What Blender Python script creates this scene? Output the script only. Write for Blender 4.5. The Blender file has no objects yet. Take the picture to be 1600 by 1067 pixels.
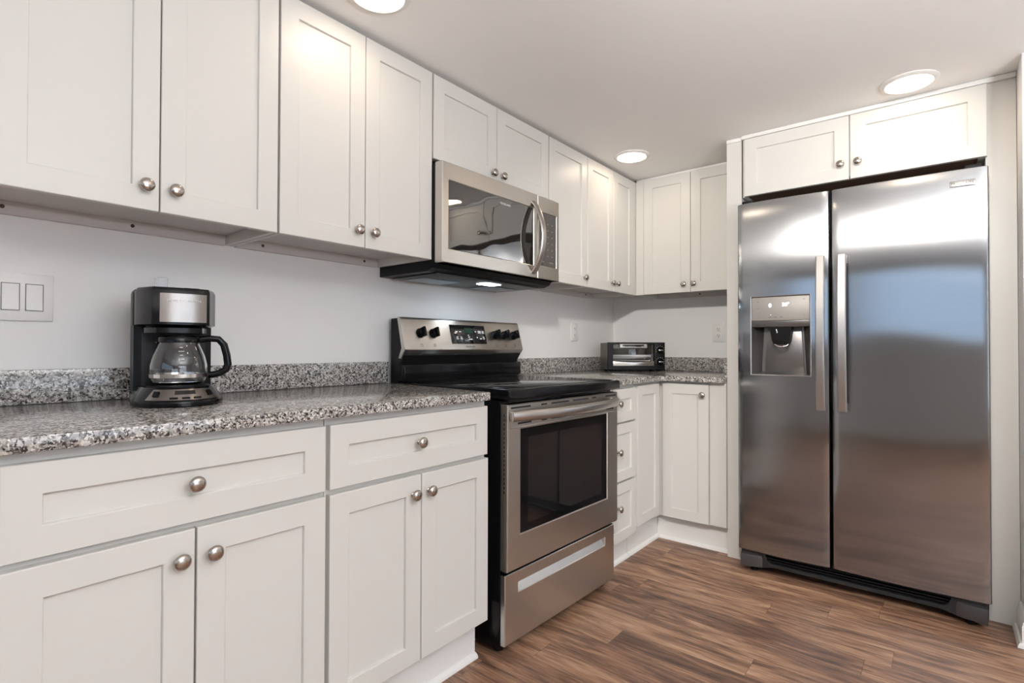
import bpy, bmesh, math, random
from mathutils import Vector, Matrix
R = math.radians
sc = bpy.context.scene
COL = sc.collection

# ------------------------------------------------------------------ camera
cam = bpy.data.cameras.new('camera')
cam.sensor_width = 36.0
cam.lens = 18.613
cam.clip_start = 0.02
camo = bpy.data.objects.new('camera', cam)
COL.objects.link(camo)
_r = Vector((0.62962889, -0.77689191, 0.00253164))
_u = Vector((-0.01073628, -0.00544274, 0.99992755))
_f = Vector((0.77682185, 0.62961046, 0.01176784))
camo.matrix_world = Matrix(((_r.x, _u.x, -_f.x, -3.42957),
                            (_r.y, _u.y, -_f.y, -1.83893),
                            (_r.z, _u.z, -_f.z, 1.06309),
                            (0, 0, 0, 1)))
sc.camera = camo

# ------------------------------------------------------------------ view, world, light
sc.view_settings.view_transform = 'Standard'
sc.view_settings.look = 'None'
sc.view_settings.gamma = 1.0
sc.view_settings.use_curve_mapping = False
sc.view_settings.exposure = -0.53

world = bpy.data.worlds.new('world')
sc.world = world
world.use_nodes = True
wb = world.node_tree.nodes['Background']
wb.inputs[0].default_value = (0.55, 0.72, 1.0, 1)
wb.inputs[1].default_value = 2.0

LAMP_E = 27.0            # glow of the recessed ceiling lamps
LAMP_C = (1.0, 0.83, 0.64)
CEIL = 2.133


def area(name, loc, rot, sx, sy, power, color):
    l = bpy.data.lights.new(name, 'AREA')
    l.shape = 'RECTANGLE'
    l.size, l.size_y = sx, sy
    l.energy = power
    l.color = color
    o = bpy.data.objects.new(name, l)
    o.location = loc
    o.rotation_euler = rot
    COL.objects.link(o)
    return o


# daylight through the two windows behind the camera
area('daylight_rear', (-6.40, -2.3, 1.60), (0, R(-90), 0), 0.85, 3.8, 5.2, (0.54, 0.82, 0.98))
area('daylight_side', (-3.1, -5.45, 1.30), (R(90), 0, 0), 2.4, 1.7, 50, (0.88, 0.94, 1.0))
# added light aimed up, standing in for flash bounced off the ceiling
area('bounce_fill', (-3.2, -3.3, 1.2), (R(180), 0, 0), 0.5, 0.5, 215, (0.96, 0.98, 1.0))


def spot(name, loc, aim, power, angle, blend, radius, color):
    l = bpy.data.lights.new(name, 'SPOT')
    l.energy, l.spot_size, l.spot_blend, l.shadow_soft_size, l.color = power, R(angle), blend, radius, color
    o = bpy.data.objects.new(name, l)
    o.location = loc
    o.rotation_euler = (Vector(aim) - Vector(loc)).to_track_quat('-Z', 'Y').to_euler()
    COL.objects.link(o)


# added fill light near the ceiling, no fixture, brightens the far corner
spot('corner_fill_spot', (-3.4, -1.80, 2.07), (-.1, -.95, 1.0), 255, 56, .6, .06, (1.0, 0.95, 0.88))


# ------------------------------------------------------------------ materials
def new_mat(name):
    m = bpy.data.materials.new(name)
    m.use_nodes = True
    nt = m.node_tree
    return m, nt, nt.nodes['Principled BSDF']


def simple(name, col, rough=0.5, metal=0.0, spec=0.5, coat=0.0):
    m, nt, b = new_mat(name)
    b.inputs['Base Color'].default_value = (*col, 1)
    b.inputs['Roughness'].default_value = rough
    b.inputs['Metallic'].default_value = metal
    b.inputs['Specular IOR Level'].default_value = spec
    if coat:
        b.inputs['Coat Weight'].default_value = coat
        b.inputs['Coat Roughness'].default_value = 0.05
    return m


def paint(name, col, rough, bump=0.0, scale=300):
    m, nt, b = new_mat(name)
    tc = nt.nodes.new('ShaderNodeTexCoord')
    n = nt.nodes.new('ShaderNodeTexNoise')
    n.inputs['Scale'].default_value = scale
    n.inputs['Detail'].default_value = 2
    nt.links.new(tc.outputs['Object'], n.inputs['Vector'])
    mx = nt.nodes.new('ShaderNodeMix')
    mx.data_type = 'RGBA'
    mx.inputs[6].default_value = (*[c * 0.985 for c in col], 1)
    mx.inputs[7].default_value = (*col, 1)
    nt.links.new(n.outputs['Fac'], mx.inputs[0])
    nt.links.new(mx.outputs[2], b.inputs['Base Color'])
    b.inputs['Roughness'].default_value = rough
    if bump:
        bp = nt.nodes.new('ShaderNodeBump')
        bp.inputs['Strength'].default_value = bump
        bp.inputs['Distance'].default_value = 0.002
        nt.links.new(n.outputs['Fac'], bp.inputs['Height'])
        nt.links.new(bp.outputs[0], b.inputs['Normal'])
    return m


def steel(name, col, rough, tangent, aniso=0.75, wav=0.0, grain_axis='z', grain=0.12, wscale=2.2):
    m, nt, b = new_mat(name)
    L = nt.links.new
    b.inputs['Metallic'].default_value = 1.0
    b.inputs['Anisotropic'].default_value = aniso
    cx = nt.nodes.new('ShaderNodeCombineXYZ')
    for i in range(3):
        cx.inputs[i].default_value = tangent[i]
    L(cx.outputs[0], b.inputs['Tangent'])
    tc = nt.nodes.new('ShaderNodeTexCoord')
    mp = nt.nodes.new('ShaderNodeMapping')
    mp.inputs['Scale'].default_value = {'z': (6, 6, 900), 'x': (900, 6, 6), 'h': (700, 700, 5)}[grain_axis]
    n = nt.nodes.new('ShaderNodeTexNoise')
    n.inputs['Scale'].default_value = 1.0
    n.inputs['Detail'].default_value = 3
    L(tc.outputs['Object'], mp.inputs[0])
    L(mp.outputs[0], n.inputs['Vector'])
    mx = nt.nodes.new('ShaderNodeMix')
    mx.data_type = 'RGBA'
    mx.inputs[6].default_value = (*[c * (1 - grain) for c in col], 1)
    mx.inputs[7].default_value = (*[min(1, c * (1 + grain)) for c in col], 1)
    L(n.outputs['Fac'], mx.inputs[0])
    L(mx.outputs[2], b.inputs['Base Color'])
    b.inputs['Roughness'].default_value = rough
    if wav:
        w = nt.nodes.new('ShaderNodeTexNoise')
        w.inputs['Scale'].default_value = wscale
        w.inputs['Detail'].default_value = 1.0
        L(tc.outputs['Object'], w.inputs['Vector'])
        bp = nt.nodes.new('ShaderNodeBump')
        bp.inputs['Strength'].default_value = 1.0
        bp.inputs['Distance'].default_value = wav
        L(w.outputs['Fac'], bp.inputs['Height'])
        L(bp.outputs[0], b.inputs['Normal'])
    return m


def emit(name, col, s):
    m, nt, b = new_mat(name)
    b.inputs['Base Color'].default_value = (*col, 1)
    b.inputs['Emission Color'].default_value = (*col, 1)
    b.inputs['Emission Strength'].default_value = s
    return m


def glass(name, col=(1, 1, 1), rough=0.0, ior=1.45):
    m, nt, b = new_mat(name)
    b.inputs['Base Color'].default_value = (*col, 1)
    b.inputs['Transmission Weight'].default_value = 1.0
    b.inputs['Roughness'].default_value = rough
    b.inputs['IOR'].default_value = ior
    return m


def granite_mat():
    m, nt, b = new_mat('granite')
    L = nt.links.new
    tc = nt.nodes.new('ShaderNodeTexCoord')
    nz = nt.nodes.new('ShaderNodeTexNoise')
    nz.inputs['Scale'].default_value = 130
    nz.inputs['Detail'].default_value = 3
    L(tc.outputs['Object'], nz.inputs['Vector'])
    add = nt.nodes.new('ShaderNodeVectorMath')
    add.operation = 'MULTIPLY_ADD'
    add.inputs[1].default_value = (0.012, 0.012, 0.012)
    L(nz.outputs['Color'], add.inputs[0])
    L(tc.outputs['Object'], add.inputs[2])
    v = nt.nodes.new('ShaderNodeTexVoronoi')
    v.inputs['Scale'].default_value = 250
    L(add.outputs[0], v.inputs['Vector'])
    sep = nt.nodes.new('ShaderNodeSeparateColor')
    L(v.outputs['Color'], sep.inputs[0])
    big = nt.nodes.new('ShaderNodeTexNoise')
    big.inputs['Scale'].default_value = 55
    big.inputs['Detail'].default_value = 2
    L(tc.outputs['Object'], big.inputs['Vector'])
    ma = nt.nodes.new('ShaderNodeMath')
    ma.operation = 'MULTIPLY_ADD'
    ma.inputs[1].default_value = 0.7
    L(big.outputs['Fac'], ma.inputs[0])
    ms = nt.nodes.new('ShaderNodeMath')
    ms.operation = 'SUBTRACT'
    ms.inputs[1].default_value = 0.35
    L(sep.outputs[0], ms.inputs[0])
    L(ms.outputs[0], ma.inputs[2])
    cr = nt.nodes.new('ShaderNodeValToRGB')
    cr.color_ramp.interpolation = 'CONSTANT'
    e = cr.color_ramp.elements
    e[0].position = 0.0
    e[0].color = (0.028, 0.025, 0.024, 1)
    e[1].position = 0.15
    e[1].color = (0.10, 0.085, 0.075, 1)
    for p, c in ((0.28, (0.22, 0.21, 0.205)), (0.48, (0.36, 0.345, 0.33)), (0.66, (0.45, 0.40, 0.35)),
                 (0.74, (0.54, 0.52, 0.50)), (0.92, (0.70, 0.68, 0.66))):
        k = e.new(p)
        k.color = (*c, 1)
    L(ma.outputs[0], cr.inputs[0])
    L(cr.outputs[0], b.inputs['Base Color'])
    b.inputs['Roughness'].default_value = 0.12
    return m


def wood_floor():
    m, nt, b = new_mat('wood_floor')
    L = nt.links.new
    N = nt.nodes.new

    def math_(op, a, c=None, d=None):
        n = N('ShaderNodeMath')
        n.operation = op
        for i, s in enumerate((a, c, d)):
            if s is None:
                continue
            if isinstance(s, (int, float)):
                n.inputs[i].default_value = s
            else:
                L(s, n.inputs[i])
        return n.outputs[0]
    g = N('ShaderNodeNewGeometry')
    sp = N('ShaderNodeSeparateXYZ')
    L(g.outputs['Position'], sp.inputs[0])
    W, LEN = 0.119, 0.92
    u = math_('DIVIDE', math_('ADD', sp.outputs[0], 0.059), W)
    row = math_('FLOOR', u)
    fu = math_('FRACT', u)
    wn = N('ShaderNodeTexWhiteNoise')
    wn.noise_dimensions = '1D'
    L(row, wn.inputs['W'])
    v = math_('ADD', math_('DIVIDE', sp.outputs[1], LEN), math_('MULTIPLY', wn.outputs['Value'], 7.31))
    colu = math_('FLOOR', v)
    fv = math_('FRACT', v)
    cmb = N('ShaderNodeCombineXYZ')
    L(row, cmb.inputs[0])
    L(colu, cmb.inputs[1])
    wn2 = N('ShaderNodeTexWhiteNoise')
    wn2.noise_dimensions = '2D'
    L(cmb.outputs[0], wn2.inputs['Vector'])
    # grain, stretched along the plank, different on every plank
    off = N('ShaderNodeVectorMath')
    off.operation = 'SCALE'
    off.inputs['Scale'].default_value = 9.0
    L(wn2.outputs['Color'], off.inputs[0])
    pos = N('ShaderNodeVectorMath')
    pos.operation = 'ADD'
    L(g.outputs['Position'], pos.inputs[0])
    L(off.outputs[0], pos.inputs[1])
    mp = N('ShaderNodeMapping')
    mp.inputs['Scale'].default_value = (19, 2.6, 1)
    L(pos.outputs[0], mp.inputs[0])
    n1 = N('ShaderNodeTexNoise')
    n1.inputs['Scale'].default_value = 1.0
    n1.inputs['Detail'].default_value = 5
    n1.inputs['Roughness'].default_value = 0.6
    n1.inputs['Distortion'].default_value = 0.8
    L(mp.outputs[0], n1.inputs['Vector'])
    mp2 = N('ShaderNodeMapping')
    mp2.inputs['Scale'].default_value = (150, 9, 1)
    L(pos.outputs[0], mp2.inputs[0])
    n2 = N('ShaderNodeTexNoise')
    n2.inputs['Scale'].default_value = 1.0
    n2.inputs['Detail'].default_value = 4
    L(mp2.outputs[0], n2.inputs['Vector'])
    f = math_('ADD', math_('MULTIPLY', n1.outputs['Fac'], 1.10), math_('MULTIPLY', n2.outputs['Fac'], 0.55))
    f = math_('ADD', f, math_('MULTIPLY', math_('SUBTRACT', wn2.outputs['Value'], 0.5), 0.17))
    f = math_('SUBTRACT', f, 0.31)
    cr = N('ShaderNodeValToRGB')
    e = cr.color_ramp.elements
    e[0].position = 0.22
    e[0].color = (0.062, 0.033, 0.024, 1)
    e[1].position = 0.80
    e[1].color = (0.50, 0.315, 0.20, 1)
    k = e.new(0.42)
    k.color = (0.165, 0.086, 0.055, 1)
    k = e.new(0.58)
    k.color = (0.315, 0.175, 0.107, 1)
    L(f, cr.inputs[0])
    # plank joints
    eu = math_('MINIMUM', fu, math_('SUBTRACT', 1.0, fu))
    ev = math_('MINIMUM', fv, math_('SUBTRACT', 1.0, fv))
    ju = math_('LESS_THAN', eu, 0.007)
    jv = math_('LESS_THAN', ev, 0.0012)
    j = math_('MAXIMUM', ju, jv)
    mx = N('ShaderNodeMix')
    mx.data_type = 'RGBA'
    L(math_('MULTIPLY', j, 0.4), mx.inputs[0])
    L(cr.outputs[0], mx.inputs[6])
    mx.inputs[7].default_value = (0.04, 0.022, 0.015, 1)
    L(mx.outputs[2], b.inputs['Base Color'])
    b.inputs['Roughness'].default_value = 0.42
    bp = N('ShaderNodeBump')
    bp.inputs['Strength'].default_value = 0.15
    bp.inputs['Distance'].default_value = 0.002
    L(f, bp.inputs['Height'])
    L(bp.outputs[0], b.inputs['Normal'])
    return m


M = {}
M['cab'] = paint('cabinet_paint', (0.67, 0.657, 0.625), 0.36)
M['wall'] = paint('wall_paint', (0.88, 0.87, 0.86), 0.75, 0.05)
M['farwall'] = paint('far_wall_paint', (0.40, 0.38, 0.36), 0.75)  # unseen wall, colour darkened to dim its reflection in the refrigerator
M['ceil'] = paint('ceiling_paint', (0.92, 0.915, 0.905), 0.85, 0.06, 120)
M['trim'] = paint('trim_paint', (0.82, 0.81, 0.79), 0.4)
M['floor'] = wood_floor()
M['granite'] = granite_mat()
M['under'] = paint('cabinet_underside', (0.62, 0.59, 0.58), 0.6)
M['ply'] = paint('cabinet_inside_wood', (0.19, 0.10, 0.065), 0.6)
M['raw'] = paint('raw_panel_edge', (0.50, 0.42, 0.33), 0.7)
M['nickel'] = simple('brushed_nickel', (0.47, 0.43, 0.39), 0.24, 1.0)
M['steel_f'] = steel('fridge_steel', (0.36, 0.368, 0.378), 0.15, (0, 1, 0), 1.0, 0.011, 'z', 0.06, 1.5)
M['steel'] = steel('appliance_steel', (0.60, 0.57, 0.53), 0.30, (0, 0, 1), 0.6, 0.0, 'z', 0.08)
M['handle'] = simple('satin_steel_handle', (0.46, 0.44, 0.42), 0.30, 1.0)
M['black'] = simple('gloss_black', (0.005, 0.005, 0.006), 0.15, 0.0, 0.22)
M['blackm'] = simple('matte_black', (0.007, 0.007, 0.008), 0.45, 0.0, 0.25)
M['bglass'] = simple('black_glass', (0.010, 0.010, 0.011), 0.03, 0.0, 0.6)
M['mwglass'] = steel('microwave_glass', (0.02, 0.019, 0.018), 0.02, (0, 0, 1), 0.0, 0.0015, 'z', 0.0, 7.0)
_b = M['mwglass'].node_tree.nodes['Principled BSDF']
_b.inputs['Metallic'].default_value = 0.0
_b.inputs['IOR'].default_value = 2.2
M['cook'] = simple('cooktop_glass', (0.012, 0.012, 0.013), 0.05, 0.0, 0.6)
M['ring'] = simple('burner_print', (0.06, 0.06, 0.062), 0.2)
M['dkgrey'] = simple('dark_grey_cabinet', (0.05, 0.048, 0.047), 0.45)
M['kick'] = simple('dark_kick_cover', (0.018, 0.019, 0.021), 0.35)
M['footc'] = simple('dark_foot_cover', (0.075, 0.07, 0.07), 0.35, 0.5)
M['dksteel'] = simple('dark_metallic', (0.20, 0.19, 0.185), 0.32, 0.8)
M['silver'] = simple('silver_plastic', (0.36, 0.34, 0.32), 0.5, 0.35, 0.3)
M['white'] = simple('white_plastic', (0.84, 0.83, 0.81), 0.35)
M['slot'] = simple('dark_slot', (0.01, 0.01, 0.01), 0.7)
M['screw'] = simple('screw_brown', (0.06, 0.03, 0.022), 0.5)
M['faint'] = simple('faint_print', (0.22, 0.22, 0.22), 0.5)
M['print'] = simple('printed_mark', (0.75, 0.75, 0.75), 0.5)
M['pgrey'] = simple('printed_grey', (0.12, 0.12, 0.12), 0.5)
M['lamp'] = emit('lamp_glow', LAMP_C, LAMP_E)
M['hoodlamp'] = emit('hood_lamp_glow', (0.72, 0.88, 1.0), 40)
M['digit'] = emit('lit_digit', (0.85, 0.95, 1.0), 3.0)
M['clock'] = simple('clock_window', (0.02, 0.05, 0.035), 0.1)
M['glass'] = glass('clear_glass')
M['plastic'] = glass('clear_plastic', (0.97, 0.98, 1.0), 0.12, 1.3)
M['filter'] = simple('grease_filter', (0.28, 0.30, 0.33), 0.4, 0.9)
M['olive'] = simple('toaster_side', (0.14, 0.13, 0.105), 0.4, 0.5)
M['chrome'] = simple('chrome', (0.75, 0.73, 0.70), 0.12, 1.0)
M['plate'] = steel('brushed_plate', (0.27, 0.25, 0.235), 0.25, (0, 0, 1), 0.7, 0.0, 'h', 0.1)
M['plate2'] = simple('satin_metal', (0.42, 0.39, 0.36), 0.35, 1.0)
M['win'] = glass('window_glass')


# ------------------------------------------------------------------ mesh helpers
class B:
    def __init__(s):
        s.bm = bmesh.new()
        s.mi = 0

    def mat(s, i):
        s.mi = i
        return s

    def _tag(s, faces):
        for f in faces:
            f.material_index = s.mi

    def box(s, x0, x1, y0, y1, z0, z1, bev=0.0, seg=2):
        m = Matrix.Translation(((x0 + x1) / 2, (y0 + y1) / 2, (z0 + z1) / 2)) @ Matrix.Diagonal((abs(x1 - x0), abs(y1 - y0), abs(z1 - z0), 1))
        n0 = set(s.bm.faces)
        r = bmesh.ops.create_cube(s.bm, size=1, matrix=m)
        if bev:
            ed = list({e for v in r['verts'] for e in v.link_edges})
            bmesh.ops.bevel(s.bm, geom=ed, offset=bev, segments=seg, profile=0.5, affect='EDGES', clamp_overlap=True)
        s._tag([f for f in s.bm.faces if f not in n0])
        return s

    def loft(s, rings, cap=True, closed=True):
        vs = [[s.bm.verts.new(p) for p in r] for r in rings]
        fs = []
        for a, b in zip(vs[:-1], vs[1:]):
            n = len(a)
            for i in range(n if closed else n - 1):
                j = (i + 1) % n
                fs.append(s.bm.faces.new((a[i], a[j], b[j], b[i])))
        if cap:
            fs.append(s.bm.faces.new(list(reversed(vs[0]))))
            fs.append(s.bm.faces.new(vs[-1]))
        s._tag(fs)
        return s

    def lathe(s, prof, c=(0, 0, 0), axis='z', n=32, sx=1.0, cap=True):
        def P(r, h, a):
            p, q = r * math.cos(a) * sx, r * math.sin(a)
            if axis == 'z':
                return (c[0] + p, c[1] + q, c[2] + h)
            if axis == 'y':
                return (c[0] + p, c[1] + h, c[2] + q)
            return (c[0] + h, c[1] + p, c[2] + q)
        rings = [[P(max(r, 1e-4), h, 2 * math.pi * i / n) for i in range(n)] for r, h in prof]
        return s.loft(rings, cap)

    def prism(s, poly, a0, a1, axis='x', bev=0.0):
        def P(p, a):
            if axis == 'x':
                return (a, p[0], p[1])
            if axis == 'y':
                return (p[0], a, p[1])
            return (p[0], p[1], a)
        n0 = set(s.bm.faces)
        s.loft([[P(p, a0) for p in poly], [P(p, a1) for p in poly]])
        if bev:
            nf = [f for f in s.bm.faces if f not in n0]
            ed = list({e for f in nf for e in f.edges})
            bmesh.ops.bevel(s.bm, geom=ed, offset=bev, segments=2, profile=0.5, affect='EDGES', clamp_overlap=True)
            s._tag([f for f in s.bm.faces if f not in n0])
        return s

    def tube(s, pts, ra, rb=None, n=14, up=(0, 0, 1)):
        """sweep an ellipse (ra along 'side', rb along 'up-ish') along pts"""
        rb = rb or ra
        pts = [Vector(p) for p in pts]
        rings = []
        up = Vector(up)
        for i, p in enumerate(pts):
            t = (pts[min(i + 1, len(pts) - 1)] - pts[max(i - 1, 0)]).normalized()
            sd = t.cross(up)
            if sd.length < 1e-4:
                sd = t.cross(Vector((1, 0, 0)))
            sd.normalize()
            w = sd.cross(t).normalized()
            rings.append([tuple(p + sd * ra * math.cos(2 * math.pi * k / n) + w * rb * math.sin(2 * math.pi * k / n)) for k in range(n)])
        return s.loft(rings)

    def frame(s, x0, x1, z0, z1, hx0, hx1, hz0, hz1, yf, yb, bev=0.0):
        """plate in the xz plane, front at yf (smaller y), back at yb, with a rectangular hole"""
        c = bev
        O = lambda i, y: [(x0 + i, y, z0 + i), (x1 - i, y, z0 + i), (x1 - i, y, z1 - i), (x0 + i, y, z1 - i)]
        H = lambda i, y: [(hx0 - i, y, hz0 - i), (hx1 + i, y, hz0 - i), (hx1 + i, y, hz1 + i), (hx0 - i, y, hz1 + i)]
        rings = [O(0, yb), O(0, yf + c), O(c, yf), H(c, yf), H(0, yf + c), H(0, yb), O(0, yb)]
        if c == 0:
            rings = [O(0, yb), O(0, yf), H(0, yf), H(0, yb), O(0, yb)]
        return s.loft(rings, cap=False)

    def build(s, name, mats, parent=None, loc=(0, 0, 0), rot=(0, 0, 0), smooth=True, ang=38):
        bmesh.ops.remove_doubles(s.bm, verts=s.bm.verts, dist=1e-6)
        bmesh.ops.recalc_face_normals(s.bm, faces=s.bm.faces)
        me = bpy.data.meshes.new(name)
        s.bm.to_mesh(me)
        s.bm.free()
        if not isinstance(mats, (list, tuple)):
            mats = [mats]
        for m in mats:
            me.materials.append(m)
        if smooth:
            me.polygons.foreach_set('use_smooth', [True] * len(me.polygons))
            me.set_sharp_from_angle(angle=R(ang))
        return put(name, me, parent, loc, rot)


def put(name, me, parent=None, loc=(0, 0, 0), rot=(0, 0, 0)):
    o = bpy.data.objects.new(name, me)
    COL.objects.link(o)
    o.location = loc
    o.rotation_euler = rot
    if parent:
        o.parent = parent
    return o


def thing(name, label, cat, loc=(0, 0, 0), rz=0.0, group=None):
    o = bpy.data.objects.new(name, None)
    COL.objects.link(o)
    o.empty_display_size = 0.1
    o.location = loc
    o.rotation_euler = (0, 0, rz)
    return tag(o, label, cat, group)


def tag(o, label, cat, group=None):
    o['label'] = label
    o['category'] = cat
    if group:
        o['group'] = group
    return o


def struct(o):
    o['kind'] = 'structure'
    return o


def text(name, body, size, mat, parent, loc, rot, ext=0.0004, spacing=1.0, bold=0.0):
    cu = bpy.data.curves.new(name, 'FONT')
    cu.body = body
    cu.size = size
    cu.extrude = ext
    cu.offset = bold
    cu.space_character = spacing
    cu.align_x = 'CENTER'
    cu.align_y = 'CENTER'
    tmp = bpy.data.objects.new(name, cu)
    COL.objects.link(tmp)
    dg = bpy.context.evaluated_depsgraph_get()
    me = bpy.data.meshes.new_from_object(tmp.evaluated_get(dg))
    bpy.data.objects.remove(tmp)
    me.materials.clear()
    me.materials.append(mat)
    return put(name, me, parent, loc, rot)


# ------------------------------------------------------------------ room shell
def shell(name, mat, *boxes):
    b = B()
    for bx in boxes:
        b.box(*bx)
    return struct(b.build(name, mat, smooth=False))


XR, YF = -6.3, -5.3      # rear wall, and the wall opposite the cabinets
shell('floor', M['floor'], (XR - .1, .1, YF - .1, .1, -.05, 0))
shell('ceiling', M['ceil'], (XR - .1, .1, YF - .1, .1, CEIL, CEIL + .08))
shell('wall_left', M['wall'], (XR - .1, .1, 0, .1, 0, CEIL))
shell('wall_back', M['wall'], (0, .1, YF - .1, 0, 0, CEIL))
# short wall that closes the refrigerator alcove, then open to the next room
shell('wall_right', M['wall'], (-.795, 0, -2.30, -2.071, 0, CEIL))
w = B().frame(YF, 0, 0, CEIL, -4.2, -.4, 1.17, 2.03, 0, .1)
struct(w.build('wall_rear', M['farwall'], loc=(XR, 0, 0), rot=(0, 0, R(90)), smooth=False))
w = B().frame(XR, 0, 0, CEIL, -4.3, -1.9, .45, 2.05, 0, .1)
struct(w.build('wall_front', M['wall'], loc=(0, YF - .1, 0), smooth=False))


def window(name, w, z0, z1, loc, rz):
    b = B().frame(0, w, z0, z1, .05, w - .05, z0 + .05, z1 - .05, -.02, .04, .004)
    b.box(w / 2 - .02, w / 2 + .02, -.01, .03, z0 + .05, z1 - .05)
    o = struct(b.build(name, M['trim'], loc=loc, rot=(0, 0, rz)))
    g = B().box(.05, w - .05, .008, .012, z0 + .05, z1 - .05).build('pane', M['win'], o)
    return o


window('window_1', 3.8, 1.17, 2.03, (XR - .05, -4.2, 0), R(90))
window('window_2', 2.4, .45, 2.05, (-1.9, YF - .05, 0), R(180))


def baseboard_profile(h=.105, t=.014):
    return [(0, 0), (t + .012, 0), (t + .011, .008), (t + .006, .016), (t, .018), (t, h * .70), (t - .003, h * .74), (t - .003, h * .80),
            (t - .006, h * .84), (t - .006, h * .91), (t - .010, h * .97), (0, h)]


pf = baseboard_profile()
b = B()
b.loft([[(-.632, -2.071 + p[0], p[1]) for p in pf], [(-.795 - p[0], -2.071 + p[0], p[1]) for p in pf],
        [(-.795 - p[0], -2.30, p[1]) for p in pf]])
struct(b.build('baseboard_right', M['trim']))

# ------------------------------------------------------------------ knobs and doors
kb = B()
kb.lathe([(.0075, 0), (.0075, .002), (.0055, .004), (.005, .011), (.007, .014), (.013, .0155), (.0162, .018), (.0165, .020),
          (.0150, .0235), (.011, .0262), (.006, .0275), (.0001, .028)], axis='y', n=28)
for v in kb.bm.verts:
    v.co.y = -v.co.y
_k = kb.build('knob', M['nickel'])
KNOB = _k.data
bpy.data.objects.remove(_k)


def shaker(name, parent, x0, x1, z0, z1, yb, knob=None, fw=.057, t=.020, rec=.008):
    """shaker front in the thing's own frame; knob = (x, z) in the thing's frame"""
    w, h = x1 - x0, z1 - z0
    c = .0018
    O = lambda i, y: [(i, y, i), (w - i, y, i), (w - i, y, h - i), (i, y, h - i)]
    b = B()
    b.loft([O(0, 0), O(0, -t + c), O(c * .4, -t + c * .4), O(c, -t), O(fw - .0015, -t), O(fw, -t + .0012), O(fw + .0008, -t + rec)])
    d = b.build(name, M['cab'], parent, loc=(x0, yb, z0), ang=20)
    if knob:
        put('knob', KNOB, d, loc=(knob[0] - x0, -t, knob[1] - z0))
    return d


def wall_cabinet(label, loc, rz, W, doors, knobs, H=.72, D=.312, rail=None, lip=.030, under='under', scribe=False, left=0.0, right=None):
    """doors: list of (x0, x1) in local x; knobs: list of (x, z) or None"""
    t = thing('wall_cabinet', label, 'cabinet', loc, rz, 'white shaker wall cabinets')
    right = W if right is None else right
    g = .001
    b = B()
    # box: sides run down to the bottom edge, the floor of the cabinet sits higher
    b.box(g, .016, -D, -g, 0, H)
    b.box(W - .016, W - g, -D, -g, 0, H)
    b.box(.016, W - .016, -D, -D + .018, .004, .05)
    b.box(.016, W - .016, -D, -.0005 - g, lip + .012, H)
    b.build('body', M['cab'], t, smooth=False)
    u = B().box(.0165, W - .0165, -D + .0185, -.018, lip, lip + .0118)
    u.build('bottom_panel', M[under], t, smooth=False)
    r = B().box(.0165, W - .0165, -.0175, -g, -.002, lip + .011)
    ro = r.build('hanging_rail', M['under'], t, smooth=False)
    for sx in (rail if rail is not None else (.12, W - .12)):
        B().lathe([(.0052, 0), (.0052, -.0015), (.003, -.003), (.0001, -.003)], (sx, -.0176, lip * .52), 'y', 14).build('screw', M['screw'], ro)
    for (x0, x1), k in zip(doors, knobs):
        shaker('door', t, x0, x1, 0, H - .002, -D, k)
    if scribe:
        B().box(g, W - g, -D - .008, -D + .01, H, CEIL - loc[2] - .001, .002).build('scribe_moulding', M['trim'], t)
    return t


ZU = 1.398
WX = [-3.268, -2.658, -2.0535, -1.2815, -.9105, -.3062]
# far left pair above the coffee maker
x = WX[0]
wall_cabinet('white two-door wall cabinet at the far left, above the light switch and coffee maker', (x, 0, ZU), 0, WX[1] - x - .002,
             [(.003, -2.9635 - x), (-2.9605 - x, -2.6615 - x)], [(-2.994 - x, .058), (-2.930 - x, .058)], rail=(.06, .335))
x = WX[1]
wall_cabinet('white two-door wall cabinet left of the microwave, with a bright lamp glare at its top', (x, 0, ZU), 0, WX[2] - x - .002,
             [(.003, -2.3595 - x), (-2.3565 - x, -2.0575 - x)], [(-2.389 - x, .055), (-2.327 - x, .055)], rail=(.105, .52))
# short one above the microwave
x = WX[2]
ZM = 1.789
wall_cabinet('short white two-door wall cabinet directly above the microwave', (x, 0, ZM), 0, WX[3] - x - .002,
             [(.004, -1.6785 - x), (-1.6755 - x, -1.2865 - x)], [(-1.709 - x, .030), (-1.645 - x, .030)], H=2.118 - ZM)
x = WX[3]
wall_cabinet('narrow white one-door wall cabinet just right of the microwave', (x, 0, ZU), 0, WX[4] - x - .002,
             [(.003, -.9145 - x)], [(-.950 - x, .048)], rail=(.06, .29))
x = WX[4]
t = wall_cabinet('white two-door wall cabinet in the corner, at the right end of the long run', (x, 0, ZU), 0, WX[5] - x,
             [(.002, -.6145 - x), (-.6115 - x, -.352 - x)], [(-.640 - x, .049), (-.580 - x, .049)], rail=(.10, .50))
B().box(-.3505 - x, -.3062 - x, -.3305, -.3125, 0, 2.116 - ZU).build('filler_strip', M['cab'], t, smooth=False)
# on the back wall: local x runs towards -y
YB0 = -.3325
t = wall_cabinet('white two-door wall cabinet on the back wall, above the toaster oven', (0, YB0, ZU), R(-90), .982 + YB0,
                 [(.055, .351), (.354, .6465)], [(.316, .047), (.376, .047)], D=.305, rail=(.30, .60), scribe=True)
B().box(.0005, .053, -.321, -.3055, 0, .718).build('filler_strip', M['cab'], t, smooth=False)


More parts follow.
